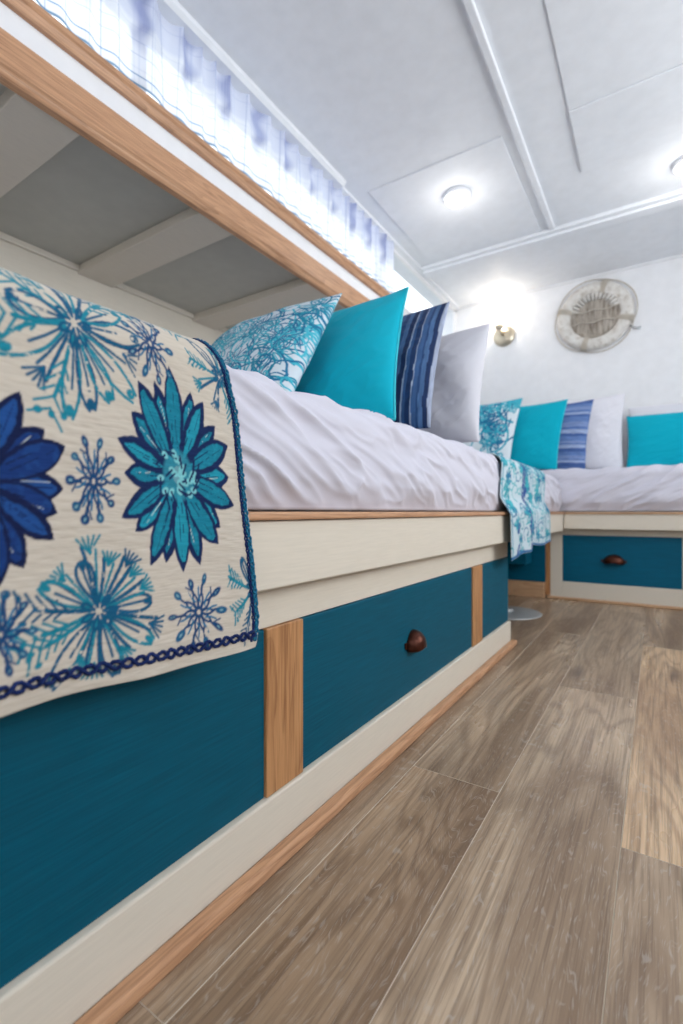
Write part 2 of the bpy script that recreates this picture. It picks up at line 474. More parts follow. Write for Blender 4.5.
WX = -1.31                                    # cabin side above the bunk
struct(box('ceiling', (-1.45, 1.45, -1.55, 3.8, CEIL, CEIL+.06), M['ceiling'], bev=0))
struct(box('wall_far', (-2.2, 1.45, 3.65, 3.75, -.02, CEIL), M['wall'], bev=0))
struct(box('wall_back', [(-2.2, 1.45, -1.5, -1.4, -.02, .8), (-2.2, -.7, -1.5, -1.4, .8, CEIL), (.9, 1.45, -1.5, -1.4, .8, CEIL), (-.7, .9, -1.5, -1.4, 1.9, CEIL)], M['wall'], bev=0))
struct(box('wall_right', [(1.3, 1.4, -1.4, 3.65, -.02, .9), (1.3, 1.4, -1.4, 3.65, 1.9, CEIL), (1.3, 1.4, -1.4, -1.0, .9, 1.9),
                          (1.3, 1.4, .6, 1.0, .9, 1.9), (1.3, 1.4, 2.5, 3.65, .9, 1.9)], M['wall'], bev=0))
struct(box('wall_left', [(WX-.012, WX, -1.4, 2.62, 1.54, 1.75), (WX-.04, WX, 2.62, 3.65, 1.54, 1.75), (WX-.04, WX, -1.4, 3.65, 2.07, CEIL), (WX-.04, WX, 2.62, 3.65, .775, 1.54), (-2.11, WX-.04, 2.62, 2.66, .775, 1.572)], M['wall'], bev=0))
struct(box('wall_alcove', (-2.16, -2.11, -1.4, 3.65, -.02, 1.60), M['cream'], bev=0))
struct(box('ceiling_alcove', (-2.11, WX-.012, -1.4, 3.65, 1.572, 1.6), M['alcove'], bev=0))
# deck beams under the side deck
for i, (a, b) in enumerate([(-.72, -.55), (.0, .16), (.56, .72), (1.13, 1.29), (1.75, 1.91), (2.35, 2.51)]):
    struct(box('trim_%d' % (i+1), (-2.11, WX-.013, a, b, 1.536, 1.572), M['cream'], bev=.003))
# cornice strip where alcove wall meets its ceiling
struct(box('trim_8', (-2.11, -2.095, -1.4, 3.65, 1.545, 1.572), M['cream'], bev=.004))
# oak rail, white board and oak sill
def molding(name, y0, y1, prof, mat):
    P = np.array([[(x, y, z) for (x, z) in prof+[prof[0]]] for y in (y0, y1)])
    V, F = grid_mesh(P); F = [tuple(f) for f in F]; n = len(prof)+1
    F.append(tuple(range(n-1))); F.append(tuple(range(n, 2*n-1))[::-1])
    o = mesh_obj(name, V, F, mat, smooth=False)
    bm = bmesh.new(); bm.from_mesh(o.data); bmesh.ops.remove_doubles(bm, verts=bm.verts, dist=1e-5)
    bmesh.ops.recalc_face_normals(bm, faces=bm.faces); bm.to_mesh(o.data); bm.free()
    return struct(o)
molding('trim_9', -1.4, 2.62, [(WX+.001, 1.642), (WX+.018, 1.640), (WX+.022, 1.634), (WX+.022, 1.556), (WX+.016, 1.549), (WX+.013, 1.543), (WX+.006, 1.535), (WX-.014, 1.533), (WX-.014, 1.5399), (WX+.001, 1.5399)], M['oak_y'])
molding('trim_10', -1.4, 2.62, [(WX-.03, 1.751), (WX-.03, 1.758), (WX+.026, 1.758), (WX+.030, 1.753), (WX+.030, 1.741), (WX+.024, 1.735), (WX+.019, 1.722), (WX+.015, 1.716), (WX+.001, 1.716), (WX+.001, 1.751)], M['oak_y'])
# curtain track / cornice under the ceiling
molding('trim_11', -1.4, 1.95, [(WX+.001, CEIL-.001), (WX+.062, CEIL-.001), (WX+.062, CEIL-.018), (WX+.05, CEIL-.03), (WX+.001, CEIL-.03)], M['ceiling'])
molding('trim_12', 1.95, 3.645, [(WX+.001, CEIL-.001), (WX+.03, CEIL-.001), (WX+.03, CEIL-.014), (WX+.001, CEIL-.02)], M['ceiling'])
# ceiling battens and panels
molding('trim_13', 0, 1, [(0, 0)], M['ceiling']) if False else None
struct(box('trim_13', (-.505, -.475, -1.4, 2.90, CEIL-.016, CEIL), M['ceiling'], bev=.005))
bm = bmesh.new(); box_bm(bm, WX+.03, 1.3, 2.90, 3.03, CEIL-.022, CEIL, .006); box_bm(bm, WX+.03, 1.3, 2.93, 3.0, CEIL-.036, CEIL-.02, .006)
struct(from_bm('trim_14', bm, M['ceiling']))
struct(box('trim_15', (WX, 1.3, 3.632, 3.65, CEIL-.014, CEIL), M['wall'], bev=.004))
struct(box('ceiling_panel', (-1.20, -.55, 2.077, 2.90, CEIL-.006, CEIL+.001), M['ceiling'], bev=.003))
struct(box('ceiling_panel', (-.293, 1.28, -1.3, 2.09, CEIL-.006, CEIL+.001), M['ceiling'], bev=.003))
struct(box('ceiling_panel', (-.293, 1.28, 2.0905, 2.497, CEIL-.010, CEIL+.001), M['ceiling'], bev=.003))

# windows
def window(name, axis, pos, a0, a1, z0, z1, mull, depth=.04):
    fr = .03; q = []
    def bx(a, b, c, d, t=0.0):
        if axis == 'x': q.append((pos-depth+.004+t, pos-.004-t, a, b, c, d))
        else: q.append((a, b, pos-depth+.004+t, pos-.004-t, c, d))
    bx(a0, a1, z0, z0+fr*.6); bx(a0, a1, z1-fr*.4, z1); bx(a0, a0+fr, z0, z1); bx(a1-fr, a1, z0, z1)
    for m_ in mull: bx(m_-fr/2, m_+fr/2, z0, z1)
    f = struct(box(name, q, M['wall'], bev=.001))
    ed = [a0]+list(mull)+[a1]
    for i in range(len(ed)-1):
        if axis == 'x': g = (pos-.024, pos-.020, ed[i]+.01, ed[i+1]-.01, z0+.01, z1-.008)
        else: g = (ed[i]+.01, ed[i+1]-.01, pos-.024, pos-.020, z0+.01, z1-.008)
        o = box('pane', g, M['glass'], f, bev=0)
    return f
window('window_1', 'x', WX, -1.4, 3.65, 1.76, 2.07, (-.4, .9, 2.42))
window('window_2', 'x', 1.36, 1.0, 2.5, .9, 1.9, (1.75,))
window('window_3', 'x', 1.36, -1.0, .6, .9, 1.9, (-.2,))
window('window_4', 'y', -1.43, -.7, .9, .8, 1.9, (.1,))

# ================================================================== LEFT STORAGE BENCH
bench = thing('storage_bench', 'long cream and teal storage bed base with oak strips running along the left side', 'storage bench', (-1.25, 1.0, 0))
FX = -.471
BE = 1.872   # end of the lower carcass
box('platform_board', (-2.10, -.452, -1.39, 3.64, .46, .489), M['cream'], bench)
box('platform_beam', (-.470, -.440, -1.39, 2.948, .394, .4885), M['cream'], bench, bev=.003)
box('edge_trim', (-.470, -.432, -1.39, 2.945, .489, .5005), M['oak_y'], bench, bev=.003)
# carcass: sides, back
box('carcass', [(-1.25, -.512, -1.39, BE-.002, .02, .455)], M['teal'], bench, bev=.002)
box('top_rail', (-.512, FX-.002, -1.39, BE, .3325, .455), M['cream'], bench, bev=.0015)
box('bottom_rail', (-.512, -.462, -1.39, BE+.003, .0, .0895), M['cream'], bench, bev=.003)
box('toe_molding', (-.4615, -.440, -1.39, BE+.012, .0, .020), M['oak_y'], bench, bev=.005)
for (a, b) in [(.520, .605), (1.445, 1.54), (-.62, -.53)]:
    box('stile', (-.512, FX+.004, a, b, .090, .332), M['oak_z'], bench, bev=.0015)
def cup_pull(parent, cx, cy, cz, face, w=.085, h=.04, dep=.026):
    """shell shaped cup pull: a quarter dome open at the bottom, with a back plate"""
    V = []; F = []; n, m_ = 28, 12
    for i in range(n+1):
        a = -.16*PI+1.32*PI*i/n; a_in = 0 <= a <= PI
        for j in range(m_+1):
            b = PI/2*j/m_
            x = math.cos(a)*w/2*math.cos(b)**.8
            z = math.sin(a)*h*(1 if a_in else .45)*math.cos(b)**.8
            y = math.sin(b)*dep
            V.append((x, y, z-h*.45))
    for i in range(n):
        for j in range(m_):
            p = i*(m_+1)+j; F.append((p, p+1, p+m_+2, p+m_+1))
    out = []
    for x, y, z in V:
        out.append((cx+x, cy-y, cz+z) if face == 'y' else (cx+y, cy+x, cz+z))
    o = mesh_obj('cup_pull', out, F, M['bronze'], None)
    o.data.transform(Matrix.Translation(-Vector(parent.parent.location))); o.parent = parent
    md = o.modifiers.new('t', 'SOLIDIFY'); md.thickness = .003; md.offset = 0
    # flat flange tabs against the drawer
    for s in (-1, 1):
        c = s*(w/2+.004)
        if face == 'y': q = (cx+c-.008, cx+c+.008, cy-.0035, cy-.0003, cz-h*.45, cz-h*.45+.014)
        else: q = (cx+.0003, cx+.0035, cy+c-.008, cy+c+.008, cz-h*.45, cz-h*.45+.014)
        t = box('flange', q, M['bronze'], None, bev=.001)
        t.data.transform(Matrix.Translation(-Vector(parent.parent.location))); t.parent = parent
    return o
def panel(name, a, b, pull=None):
    o = box(name, (-.512, FX, a, b, .0903, .3315), M['teal'], bench, bev=.002)
    if pull: cup_pull(o, FX, pull, .209, 'x', w=.062, h=.036, dep=.03)
    return o
panel('drawer', -.529, .519, -.0)
panel('drawer', .606, 1.444, 1.02)
panel('end_panel', 1.541, BE, None)

# ================================================================== FAR STORAGE BENCH
FY = 3.02
fb = thing('storage_bench', 'short cream storage bed base with teal drawer across the far end of the cabin', 'storage bench', (.3, 3.3, 0))
box('platform_board', (-.430, 1.29, 2.985, 3.64, .46, .489), M['cream'], fb)
box('platform_beam', (-.4385, 1.29, 2.952, 2.985, .406, .4885), M['cream'], fb, bev=.003)
box('edge_trim', (-.4315, 1.29, 2.944, 2.985, .489, .4995), M['oak_x'], fb, bev=.003)
box('carcass', (-.53, 1.29, 3.055, 3.64, .02, .455), M['teal_far'], fb)
box('top_rail', (-.455, 1.29, FY+.002, 3.055, .369, .455), M['cream'], fb, bev=.0015)
box('bottom_rail', (-.455, 1.29, 3.008, 3.055, .0, .1025), M['cream'], fb, bev=.002)
box('toe_molding', (-.535, 1.29, 2.996, 3.0075, .0, .016), M['oak_x'], fb, bev=.004)
box('corner_post', (-.518, -.4555, 3.008, 3.055, .0, .455), M['cream'], fb, bev=.002)
box('corner_strip', (-.545, -.5185, 3.008, 3.055, .017, .455), M['oak_z'], fb, bev=.002)
box('stile', (.109, .175, FY+.001, 3.055, .103, .3685), M['cream'], fb, bev=.0015)
d = box('drawer', (-.454, .108, FY, 3.055, .103, .3685), M['teal_far'], fb, bev=.002)
cup_pull(d, -.197, FY, .243, 'y', w=.10, h=.042, dep=.03)
d = box('drawer', (.176, .80, FY, 3.055, .103, .3685), M['teal_far'], fb, bev=.002)
cup_pull(d, .49, FY, .243, 'y', w=.10, h=.042, dep=.03)
# recess between the two bases
rc = thing('corner_cabinet', 'small recessed teal cabinet tucked in the gap under the corner of the beds', 'cabinet', (-.85, 3.0, 0))
box('back_panel', (-1.25, -.546, 3.0, 3.03, .092, .458), M['teal_far'], rc)
box('plinth', (-1.25, -.5465, 2.985, 3.03, .0, .091), M['oak_x'], rc, bev=.003)
box('side_box', (-1.25, -.62, 2.86, 2.999, .20, .458), M['teal_far'], rc, bev=.004)
# round steel table plate on the floor
tp = thing('floor_plate', 'round steel table socket plate flat on the floor by the bench corner', 'floor plate', (-.63, 2.45, 0))
lathe('flange_disc', [(.001, 0), (.165, 0), (.17, .003), (.165, .006), (.06, .010), (.001, .010)], M['steel'], tp, (-.63, 2.45, .0005))
lathe('socket', [(.035, 0), (.038, .0), (.038, .012), (.034, .014), (.028, .014), (.028, .004), (.001, .004)], M['steel'], tp, (-.63, 2.45, .0105))

# ================================================================== MATTRESSES
def mattress(name, axis, a0, a1, front, back, z0, z1, rad, seed, label, fold, step=.006, under=()):
    """sheeted mattress lofted along an axis; 'front' is the room side"""
    A = np.arange(a0, a1+step, step); n = len(A)
    # profile param: bottom front -> crest -> back
    H = z1-z0; prof = []
    ks = 40
    for i in range(ks):
        t = i/(ks-1); z = z0+t*(H-rad); bul = .012*math.sin(PI*min(1, t*1.05))
        prof.append((bul, z, 1.0, 0.0, z-z0))
    for i in range(1, 25):
        a = PI/2*i/24; prof.append((-rad*(1-math.cos(a)), z1-rad+rad*math.sin(a), math.cos(a), math.sin(a), H-rad+rad*a))
    d = abs(back-front)
    for i in range(1, 46):
        t = i/45; prof.append((-rad-(d-rad)*t, z1, 0, 1, H-rad+rad*PI/2+(d-rad)*t))
    pr = np.array(prof)
    S_, T_ = np.meshgrid(pr[:, 4], A, indexing='xy')     # rows: A
    off = pr[None, :, 0]+0*T_; Z = pr[None, :, 1]+0*T_; nx = pr[None, :, 2]+0*T_; nz = pr[None, :, 3]+0*T_
    c, s = math.cos(fold), math.sin(fold)
    p = T_*c+S_*s; q = -T_*s+S_*c
    w1 = fbm(seed, p*3.0+fbm(seed+9, T_*3, S_*3)*1.5, q*17.0+fbm(seed+5, T_*4, S_*5)*1.6, 2)
    rid = (1-np.abs(w1-.5)*4.2).clip(0, 1)**1.6
    w2 = fbm(seed+20, p*6.0+3, q*34.0+fbm(seed+15, T_*6, S_*6)*2, 2)
    rid2 = (1-np.abs(w2-.5)*5).clip(0, 1)**1.4
    mask = fbm(seed+30, T_*2.3, S_*3.1, 2)
    soft = fbm(seed+40, T_*5, S_*6, 2)-.5
    amp = np.clip(S_/.05, .15, 1)
    disp = amp*(.018*rid*np.clip(mask*1.8-.25, .15, 1)+.008*rid2*np.clip(1.5-mask*1.6, .1, 1)+.016*soft)
    disp = disp - .004
    disp = disp*(1-.85*np.clip((S_-H-.0)/.06, 0, 1))
    for (ua, ub) in under:
        disp = disp*(1-.88*np.clip((T_-ua)/.03, 0, 1)*np.clip((ub-T_)/.03, 0, 1))
    # hem that puckers where it is tucked in
    pk = (fbm(seed+50, T_*14, 0*S_, 2)-.5)*.008*np.exp(-S_/.03)
    off = off+nx*disp+pk; Z = Z+nz*disp*1.0
    Z[:, 0] = z0+.0008; Z[:, 1:6] += (np.linspace(.002, 0, 5))[None]*0
    off[:, 0] -= .008
    sg = 1 if axis == 'y' else -1
    if axis == 'y':
        P = np.stack([front+off, T_, Z], -1)
    else:
        P = np.stack([T_, front-off, Z], -1)
    V, F = grid_mesh(P); m_ = P.shape[1]
    V = list(map(tuple, V)); F = [tuple(f) for f in F]
    if axis == 'y': F = [f[::-1] for f in F]
    base = len(V)   # back edge bottom points
    for i in range(n):
        x, y, z = P[i, -1]; V.append((x, y, z0+.0008))
    for i in range(n-1):
        F.append((i*m_+m_-1, (i+1)*m_+m_-1, base+i+1, base+i)); F.append((base+i, base+i+1, (i+1)*m_, i*m_))
    F.append(tuple([i for i in range(m_)]+[base])); F.append(tuple([(n-1)*m_+i for i in range(m_)]+[base+n-1])[::-1])
    o = mesh_obj(name, V, F, M['sheet'])
    bm = bmesh.new(); bm.from_mesh(o.data); bmesh.ops.recalc_face_normals(bm, faces=bm.faces); bm.to_mesh(o.data); bm.free()
    for pl in o.data.polygons:
        if len(pl.vertices) > 4: pl.use_smooth = False
    return tag(o, label, 'mattress')
mattress('mattress', 'y', -1.38, 2.955, -.462, -2.09, .501, .700, .05, 11,
         'mattress in rumpled white sheet along the window side, under the big flowered throw', -.42, under=((-.3, .45), (1.69, 2.5)))
mattress('mattress', 'x', -1.9, 1.28, 2.995, 3.63, .501, .742, .05, 57,
         'mattress in rumpled white sheet across the far end, below the row of smaller cushions', .5)

# ================================================================== THROWS
def make_throw():
    res = .00115
    y0, y1, s0, s1 = -.16, .452, .345, 1.05
    cv = Canvas(y0, y1, s0, .80, res, (194, 185, 172))
    rnd = random.Random(5)
    # daisies and line-drawn blossoms
    sprig(cv, .230, .665, .078, .096, 19, TQ, TQ2, rnd, .0026)
    sprig(cv, .247, .412, .076, .070, 19, TQ, TQ2, rnd, .0026, .3)
    sprig(cv, .085, .412, .068, .062, 19, TQ, TQ2, rnd, .0026, .3)
    sprig(cv, .0, .665, .070, .088, 19, TQ, TQ2, rnd, .0026)
    sprig(cv, .43, .655, .052, .05, 9, TQ, TQ2, rnd, .0023, .3)
    sprig(cv, .442, .41, .035, .06, 9, TQ, TQ2, rnd, .0023, .3)
    daisy(cv, .150, .522, .074, .082, 17, (18, 50, 108), (26, 70, 132), (10, 24, 64), False, rnd, navy=True)
    daisy(cv, -.03, .535, .082, .105, 19, (16, 118, 142), (26, 138, 160), NV, True, rnd)
    daisy(cv, .346, .538, .083, .108, 20, (16, 118, 142), (26, 138, 160), NV, True, rnd)
    snow(cv, .243, .527, .026, .040, 10, BL, rnd)
    snow(cv, .363, .396, .036, .036, 10, BL, rnd)
    snow(cv, .322, .668, .030, .040, 9, BL, rnd)
    snow(cv, .163, .407, .024, .034, 9, BL, rnd)
    snow(cv, .05, .527, .028, .040, 10, BL, rnd)
    sprig(cv, .34, .745, .09, .06, 12, TQ, TQ2, rnd, .0025)
    daisy(cv, .12, .75, .08, .05, 14, (18, 50, 108), (26, 70, 132), (10, 24, 64), False, rnd, navy=True)
    # geometry
    ys = np.arange(y0, y1+1e-6, res); ss = np.concatenate([np.arange(s0, .79, res), np.linspace(.79, s1, 60)[1:]])
    T, Sg = np.meshgrid(ys, ss, indexing='ij')
    R = .05; zc = .655; xc = -.472
    ang = np.clip((Sg-zc)/R, 0, PI/2)
    X = xc+R*np.cos(ang); Z = zc+R*np.sin(ang)
    X = np.where(Sg < zc, xc+R, X); Z = np.where(Sg < zc, Sg, Z)
    over = np.clip(Sg-zc-R*PI/2, 0, 9); X = X-over
    hang = np.clip((.64-Sg)/.3, 0, 1)
    X += hang*(.008*(1+np.sin(T*17+.7))+.004*(1+np.sin(T*41+2)))
    X += (fbm(71, T*9, Sg*9, 2)-.3)*.008
    X += .0012*(fbm(73, T*60, Sg*260, 2)-.5)
    Z += np.where(Sg > zc, (fbm(75, T*8, Sg*8, 2)-.5)*.006*np.sin(ang), 0)
    Z += .006*np.sin(T*9+1.2)*np.clip((.45-Sg)/.1, 0, 1)
    # slight outward lean of the right edge: lower part runs a little further along the bed
    Y = T + np.clip((T-.2)/.25, 0, 1)*(-.036+.018*np.clip((.62-Sg)/.27, 0, 1)-.024*np.clip((Sg-.62)/.09, 0, 1)-.010*np.clip((.385-Sg)/.04, 0, 1)**2)
    P = np.stack([X, Y, Z], -1)
    ci = np.clip(((T-cv.x0)/res).round().astype(int), 0, cv.w-1); cj = np.clip(((Sg-cv.y0)/res).round().astype(int), 0, cv.h-1)
    C = cv.a[ci, cj]
    # faded weave tone
    C = C*(.93+.14*fbm(79, T*50, Sg*500, 2))[..., None]
    # back side: 3 mm behind, closing the cloth
    root = thing('throw_blanket', 'cream throw printed with big teal and navy flowers hanging over the bed edge', 'blanket', (-.425, .15, .345))
    V, F = grid_mesh(P); n, m_ = P.shape[:2]
    body = grid_obj('cloth', P, M['throw'], root, col=C)
    md = body.modifiers.new('t', 'SOLIDIFY'); md.thickness = .0028; md.offset = -1.0
    # chain stitch: two crossing strands
    def at(y, s):
        i = min(n-1, max(0, int((y-y0)/res))); j = int(np.searchsorted(ss, s)); j = min(m_-1, j)
        i2 = min(n-1, i+2); j2 = min(m_-1, j+2)
        p = Vector(P[i, j]); nrm = (Vector(P[i2, j])-Vector(P[max(0, i2-4), j])).cross(Vector(P[i, j2])-Vector(P[i, max(0, j2-4)])).normalized()
        if nrm.x < 0 and nrm.z < .3: nrm = -nrm
        if nrm.z < -.3: nrm = -nrm
        return p, nrm
    def chain(name, path, amp, per, r, mats, axis):
        V = []; F = []; 
        L = 0; dist = [0]
        for k in range(1, len(path)):
            L += math.hypot(path[k][0]-path[k-1][0], path[k][1]-path[k-1][1]); dist.append(L)
        N_ = int(L/.0011)
        for ph in (0, PI):
            pts = []
            for k in range(N_+1):
                dd = L*k/N_; i = max(0, min(len(path)-2, int(np.searchsorted(dist, dd))-1))
                f = (dd-dist[i])/(dist[i+1]-dist[i]); y = path[i][0]*(1-f)+path[i+1][0]*f; s = path[i][1]*(1-f)+path[i+1][1]*f
                w = amp*math.sin(dd*PI/per*1+ph)
                if axis == 's': s += w
                else: y += w
                p, nr = at(y, s)
                pts.append(p+nr*(r*.55+r*.5*math.cos(dd*PI/per*2+ph)))
            tube_data(pts, r, 6, False, V, F)
        return mesh_obj(name, V, F, mats, root)
    o = chain('braided_hem', [(y0+.004, .3625), (.1, .3635), (.25, .362), (.38, .3605), (.444, .3605)], .0036, .0125, .0019, M['navy_yarn'], 's')
    o = chain('braided_side_edge', [(.4465, .352), (.4465, .50), (.4465, .70), (.4465, .76)], .0030, .0075, .0015, M['teal_yarn'], 'y')
    o = chain('braided_side_edge', [(.4405, .352), (.4410, .50), (.4410, .70), (.4405, .76)], .0018, .0075, .0010, M['navy_yarn'], 'y')
    o['label'] = 'navy yarn edge'
make_throw()

def make_runner():
    """small printed runner hanging over the bench corner, in two flat folds"""
    res = .003
    cv = Canvas(0, .86, .33, .80, res, (188, 204, 212))
    rnd = random.Random(9)
    AQ_ = [(24, 140, 156), (50, 166, 178), (20, 104, 148)]
    for k in range(40):
        cx, cy = rnd.uniform(.02, .84), rnd.uniform(.34, .8)
        sprig(cv, cx, cy, rnd.uniform(.04, .07), rnd.uniform(.025, .04), 8, rnd.choice(AQ_), rnd.choice(AQ_), rnd, .0048, .2)
    for k in range(90):
        cx, cy = rnd.uniform(0, .86), rnd.uniform(.34, .8); a0 = rnd.uniform(0, 6); r0 = rnd.uniform(.012, .03); s = rnd.choice([-1, 1])
        cv.stroke([(cx+1.6*r0*(.25+.13*t)*math.cos(a0+s*t*.62), cy+r0*(.25+.13*t)*math.sin(a0+s*t*.62)) for t in range(11)], .005, rnd.choice(AQ_), .1)
    for x in (.012, .50, .54, .76, .845): cv.stroke([(x, .33), (x, .8)], .008, (24, 130, 160), .2)
    for x in (.34, .37): cv.stroke([(x, .33), (x+.01, .8)], .022, (18, 60, 130), .35)
    cv.stroke([(0, .342), (.9, .342)], .010, (24, 96, 150), .2); cv.stroke([(.5, .375), (.9, .375)], .006, (24, 130, 160), .2)
    for cx, cy in ((.10, .36), (.12, .44), (.38, .46), (.40, .58)): cv.blob(cx, cy, .035, .016, (22, 70, 140), .5, .35)
    ts = np.arange(0, .86, res*1.6); ss = np.concatenate([np.arange(.335, .79, res), np.linspace(.79, .95, 30)[1:]])
    T, Sg = np.meshgrid(ts, ss, indexing='ij')
    Y0 = 1.66
    R = .05; zc = .658; xc = -.493
    ang = np.clip((Sg-zc)/R, 0, PI/2)
    X = np.where(Sg < zc, xc+R, xc+R*np.cos(ang)); Z = np.where(Sg < zc, Sg, zc+R*np.sin(ang))
    over = np.clip(Sg-zc-R*PI/2, 0, 9); X = X-over
    X = X-np.where(Sg > .5, .003, 0)*np.clip(1-T/.03, 0, 1)
    # fold line near t=.38: the nearer strip hangs a little lower and further out
    near = 1/(1+np.exp((T-.37)/.012))
    hang = np.clip((.56-Sg)/.07, 0, 1); hang = hang*hang*(3-2*hang); X = X+.020*hang
    X += hang*(.007*near+.003*(1+np.sin(T*22))+.001)
    Z += np.where(Sg < .5, (.5-Sg)/.17, 0)*(.032*(1-near)+.012*np.sin(T*7)) 
    X += (fbm(83, T*7, Sg*7, 2)-.3)*.005
    Y = Y0+T*.88 - np.clip((Sg-.56)/.15, 0, 1)*(-.05) + .02*np.clip((.6-Sg)/.2, 0, 1)
    P = np.stack([X, Y, Z], -1)
    ci = np.clip(((T-cv.x0)/res).round().astype(int), 0, cv.w-1); cj = np.clip(((Sg-cv.y0)/res).round().astype(int), 0, cv.h-1)
    o = grid_obj('throw_blanket', P, M['print'], None, col=cv.a[ci, cj])
    md = o.modifiers.new('t', 'SOLIDIFY'); md.thickness = .0035; md.offset = -1.0
    tag(o, 'folded aqua and white printed runner hanging over the inner corner of the beds', 'blanket')
make_runner()

# ================================================================== CUSHIONS
def pillow(name, label, w, h, t, mat, seed, BR, TIP, left, colfn=None, res=90, pipe=None, group=None, wrinkle=.006, corner=.06, sag=.0, dents=()):
    """square cushion; BR bottom corner, TIP upper corner (world), left = horizontal direction of its width"""
    u = np.linspace(-1, 1, res); U, V = np.meshgrid(u, u, indexing='ij')
    bx = U*(1-corner*(1-V**2)*np.abs(U)**3) ; by = V*(1-corner*(1-U**2)*np.abs(V)**3)
    th = ((1-U**2).clip(0)**.55*(1-V**2).clip(0)**.55)
    rad = np.hypot(U, V)
    pts = []
    for sgn in (1, -1):
        wr = fbm(seed+(0 if sgn > 0 else 5), U*3.0, V*3.0, 3)-.5
        ang = np.arctan2(V, U); cr = (np.abs(np.abs(U)-np.abs(V)))
        diag = np.exp(-(cr/.10)**2)*np.clip(rad-.45, 0, 1)*.35
        fold = (1-np.abs(fbm(seed+11+sgn, (U+V)*2.2, (U-V)*5.5, 2)-.5)*5).clip(0, 1)
        d = t/2*th*(1-.22*diag)+wrinkle*th*(wr*2.2+.6*fold*np.clip(rad, .2, 1))
        for (du, dv, rr, dd) in dents: d = d-dd*np.exp(-(((U-du)**2+(V-dv)**2)/rr**2))*th
        X = bx*w/2; Y = by*h/2-sag*(1-U**2)*(V > 0)*V*.5
        pts.append(np.stack([X, Y, sgn*(d+.0012)], -1))
    # verts: front grid and back grid, shared rim bridged
    n = res
    Vv = np.concatenate([pts[0].reshape(-1, 3), pts[1].reshape(-1, 3)])
    i = np.arange(n*n).reshape(n, n)
    F1 = np.stack([i[:-1, :-1], i[1:, :-1], i[1:, 1:], i[:-1, 1:]], -1).reshape(-1, 4)
    F2 = (F1+n*n)[:, ::-1]
    rim = list(i[:, 0])+list(i[-1, 1:])+list(i[::-1, -1][1:])+list(i[0, ::-1][1:-1])
    rimF = [(rim[k], rim[k]+n*n, rim[(k+1) % len(rim)]+n*n, rim[(k+1) % len(rim)]) for k in range(len(rim))]
    F = [tuple(map(int, f)) for f in F1]+[tuple(map(int, f)) for f in F2]+[tuple(map(int, f)) for f in rimF]
    col = None
    if colfn is not None:
        c = colfn(U, V, w, h).reshape(-1, 3); col = np.concatenate([c, c])
    BR = Vector(BR); TIP = Vector(TIP); up = (TIP-BR).normalized(); L = Vector(left).normalized()
    nrm = (-L).cross(up).normalized(); cen = BR+L*(w/2)+up*(h/2); zmin = BR.z-.010
    B = np.array([-L, up, nrm])
    def place(A):
        W = np.asarray(A, float) @ B
        lim = zmin-cen.z
        W[:, 2] = np.where(W[:, 2] < lim+.004, lim+.004*np.exp((W[:, 2]-lim-.004)/.03), W[:, 2])
        return W
    o = mesh_obj(name, place(Vv), F, mat, None, True, col)
    o.location = cen
    tag(o, label, 'cushion', group)
    if pipe:
        pts = [Vector(pts[0].reshape(-1, 3)[k]) for k in rim]
        for p in pts: p.z = 0
        Vp, Fp = tube_data([Vector(q) for q in place([tuple(p) for p in pts])+np.array((0, 0, .003))], .0028, 6, True)
        q = mesh_obj('piping', Vp, Fp, pipe, None); q.parent = o
    return o

def swirl_print(seed, dens, wl, bg, cols, flowers=True):
    def fn(U, V, w, h):
        cv = Canvas(-1, 1, -1, 1, 2/(U.shape[0]-1), bg); rnd = random.Random(seed)
        if flowers:
            for k in range(dens):
                cx, cy = rnd.uniform(-1, 1), rnd.uniform(-1, 1); r = rnd.uniform(.2, .34)
                c = rnd.choice(cols); a0 = rnd.uniform(0, 6)
                n = rnd.choice([7, 8, 9])
                for j in range(n):
                    a = a0+j*2*PI/n
                    p = lambda rr, aa: (cx+r*rr*math.cos(a+aa), cy+r*rr*math.sin(a+aa))
                    cv.stroke(bez(p(.15, 0), p(.7, .5), p(1, 0), 7), wl*r*3, c, .25); cv.stroke(bez(p(.15, 0), p(.7, -.45), p(1, 0), 7), wl*r*3, c, .25)
                    cv.stroke([p(.2, 0), p(.7, .02)], wl*.8, rnd.choice(cols), .35)
                for j in range(3):
                    a = rnd.uniform(0, 6); q = [(cx+(r*.9+.05*t)*math.cos(a+t*.35), cy+(r*.9+.05*t)*math.sin(a+t*.35)) for t in range(7)]
                    cv.stroke(q, wl*1.3, c, .2)
        for k in range(dens*2):
            cx, cy = rnd.uniform(-1, 1), rnd.uniform(-1, 1); a0 = rnd.uniform(0, 6); r0 = rnd.uniform(.06, .16); s = rnd.choice([-1, 1])
            q = [(cx+r0*(.25+.13*t)*math.cos(a0+s*t*.62), cy+r0*(.25+.13*t)*math.sin(a0+s*t*.62)) for t in range(11)]
            cv.stroke(q, wl*1.25, rnd.choice(cols), .15)
        return cv.a[:U.shape[0], :U.shape[1]]
    return fn
def stripes(seed, n, cols, vertical=True):
    rnd = random.Random(seed); bands = [(cols[k % len(cols)], rnd.uniform(.4, 1.5)*(.45 if k % len(cols) in (3, 6) else 1)) for k in range(n)]
    tot = sum(b[1] for b in bands); ed = np.cumsum([0]+[b[1]/tot for b in bands])
    def fn(U, V, w, h):
        q = ((U if vertical else V)+1)/2; q = q+(fbm(seed, U*3, V*3, 2)-.5)*.01
        C = np.zeros(U.shape+(3,))
        for k, (c, _) in enumerate(bands):
            C[(q >= ed[k]) & (q <= ed[k+1]+.01)] = s2l(c)
        nz = fbm(seed+3, U*(60 if vertical else 8), V*(8 if vertical else 60), 2)
        return C*(.75+.5*nz)[..., None]
    return fn
MZ = .717
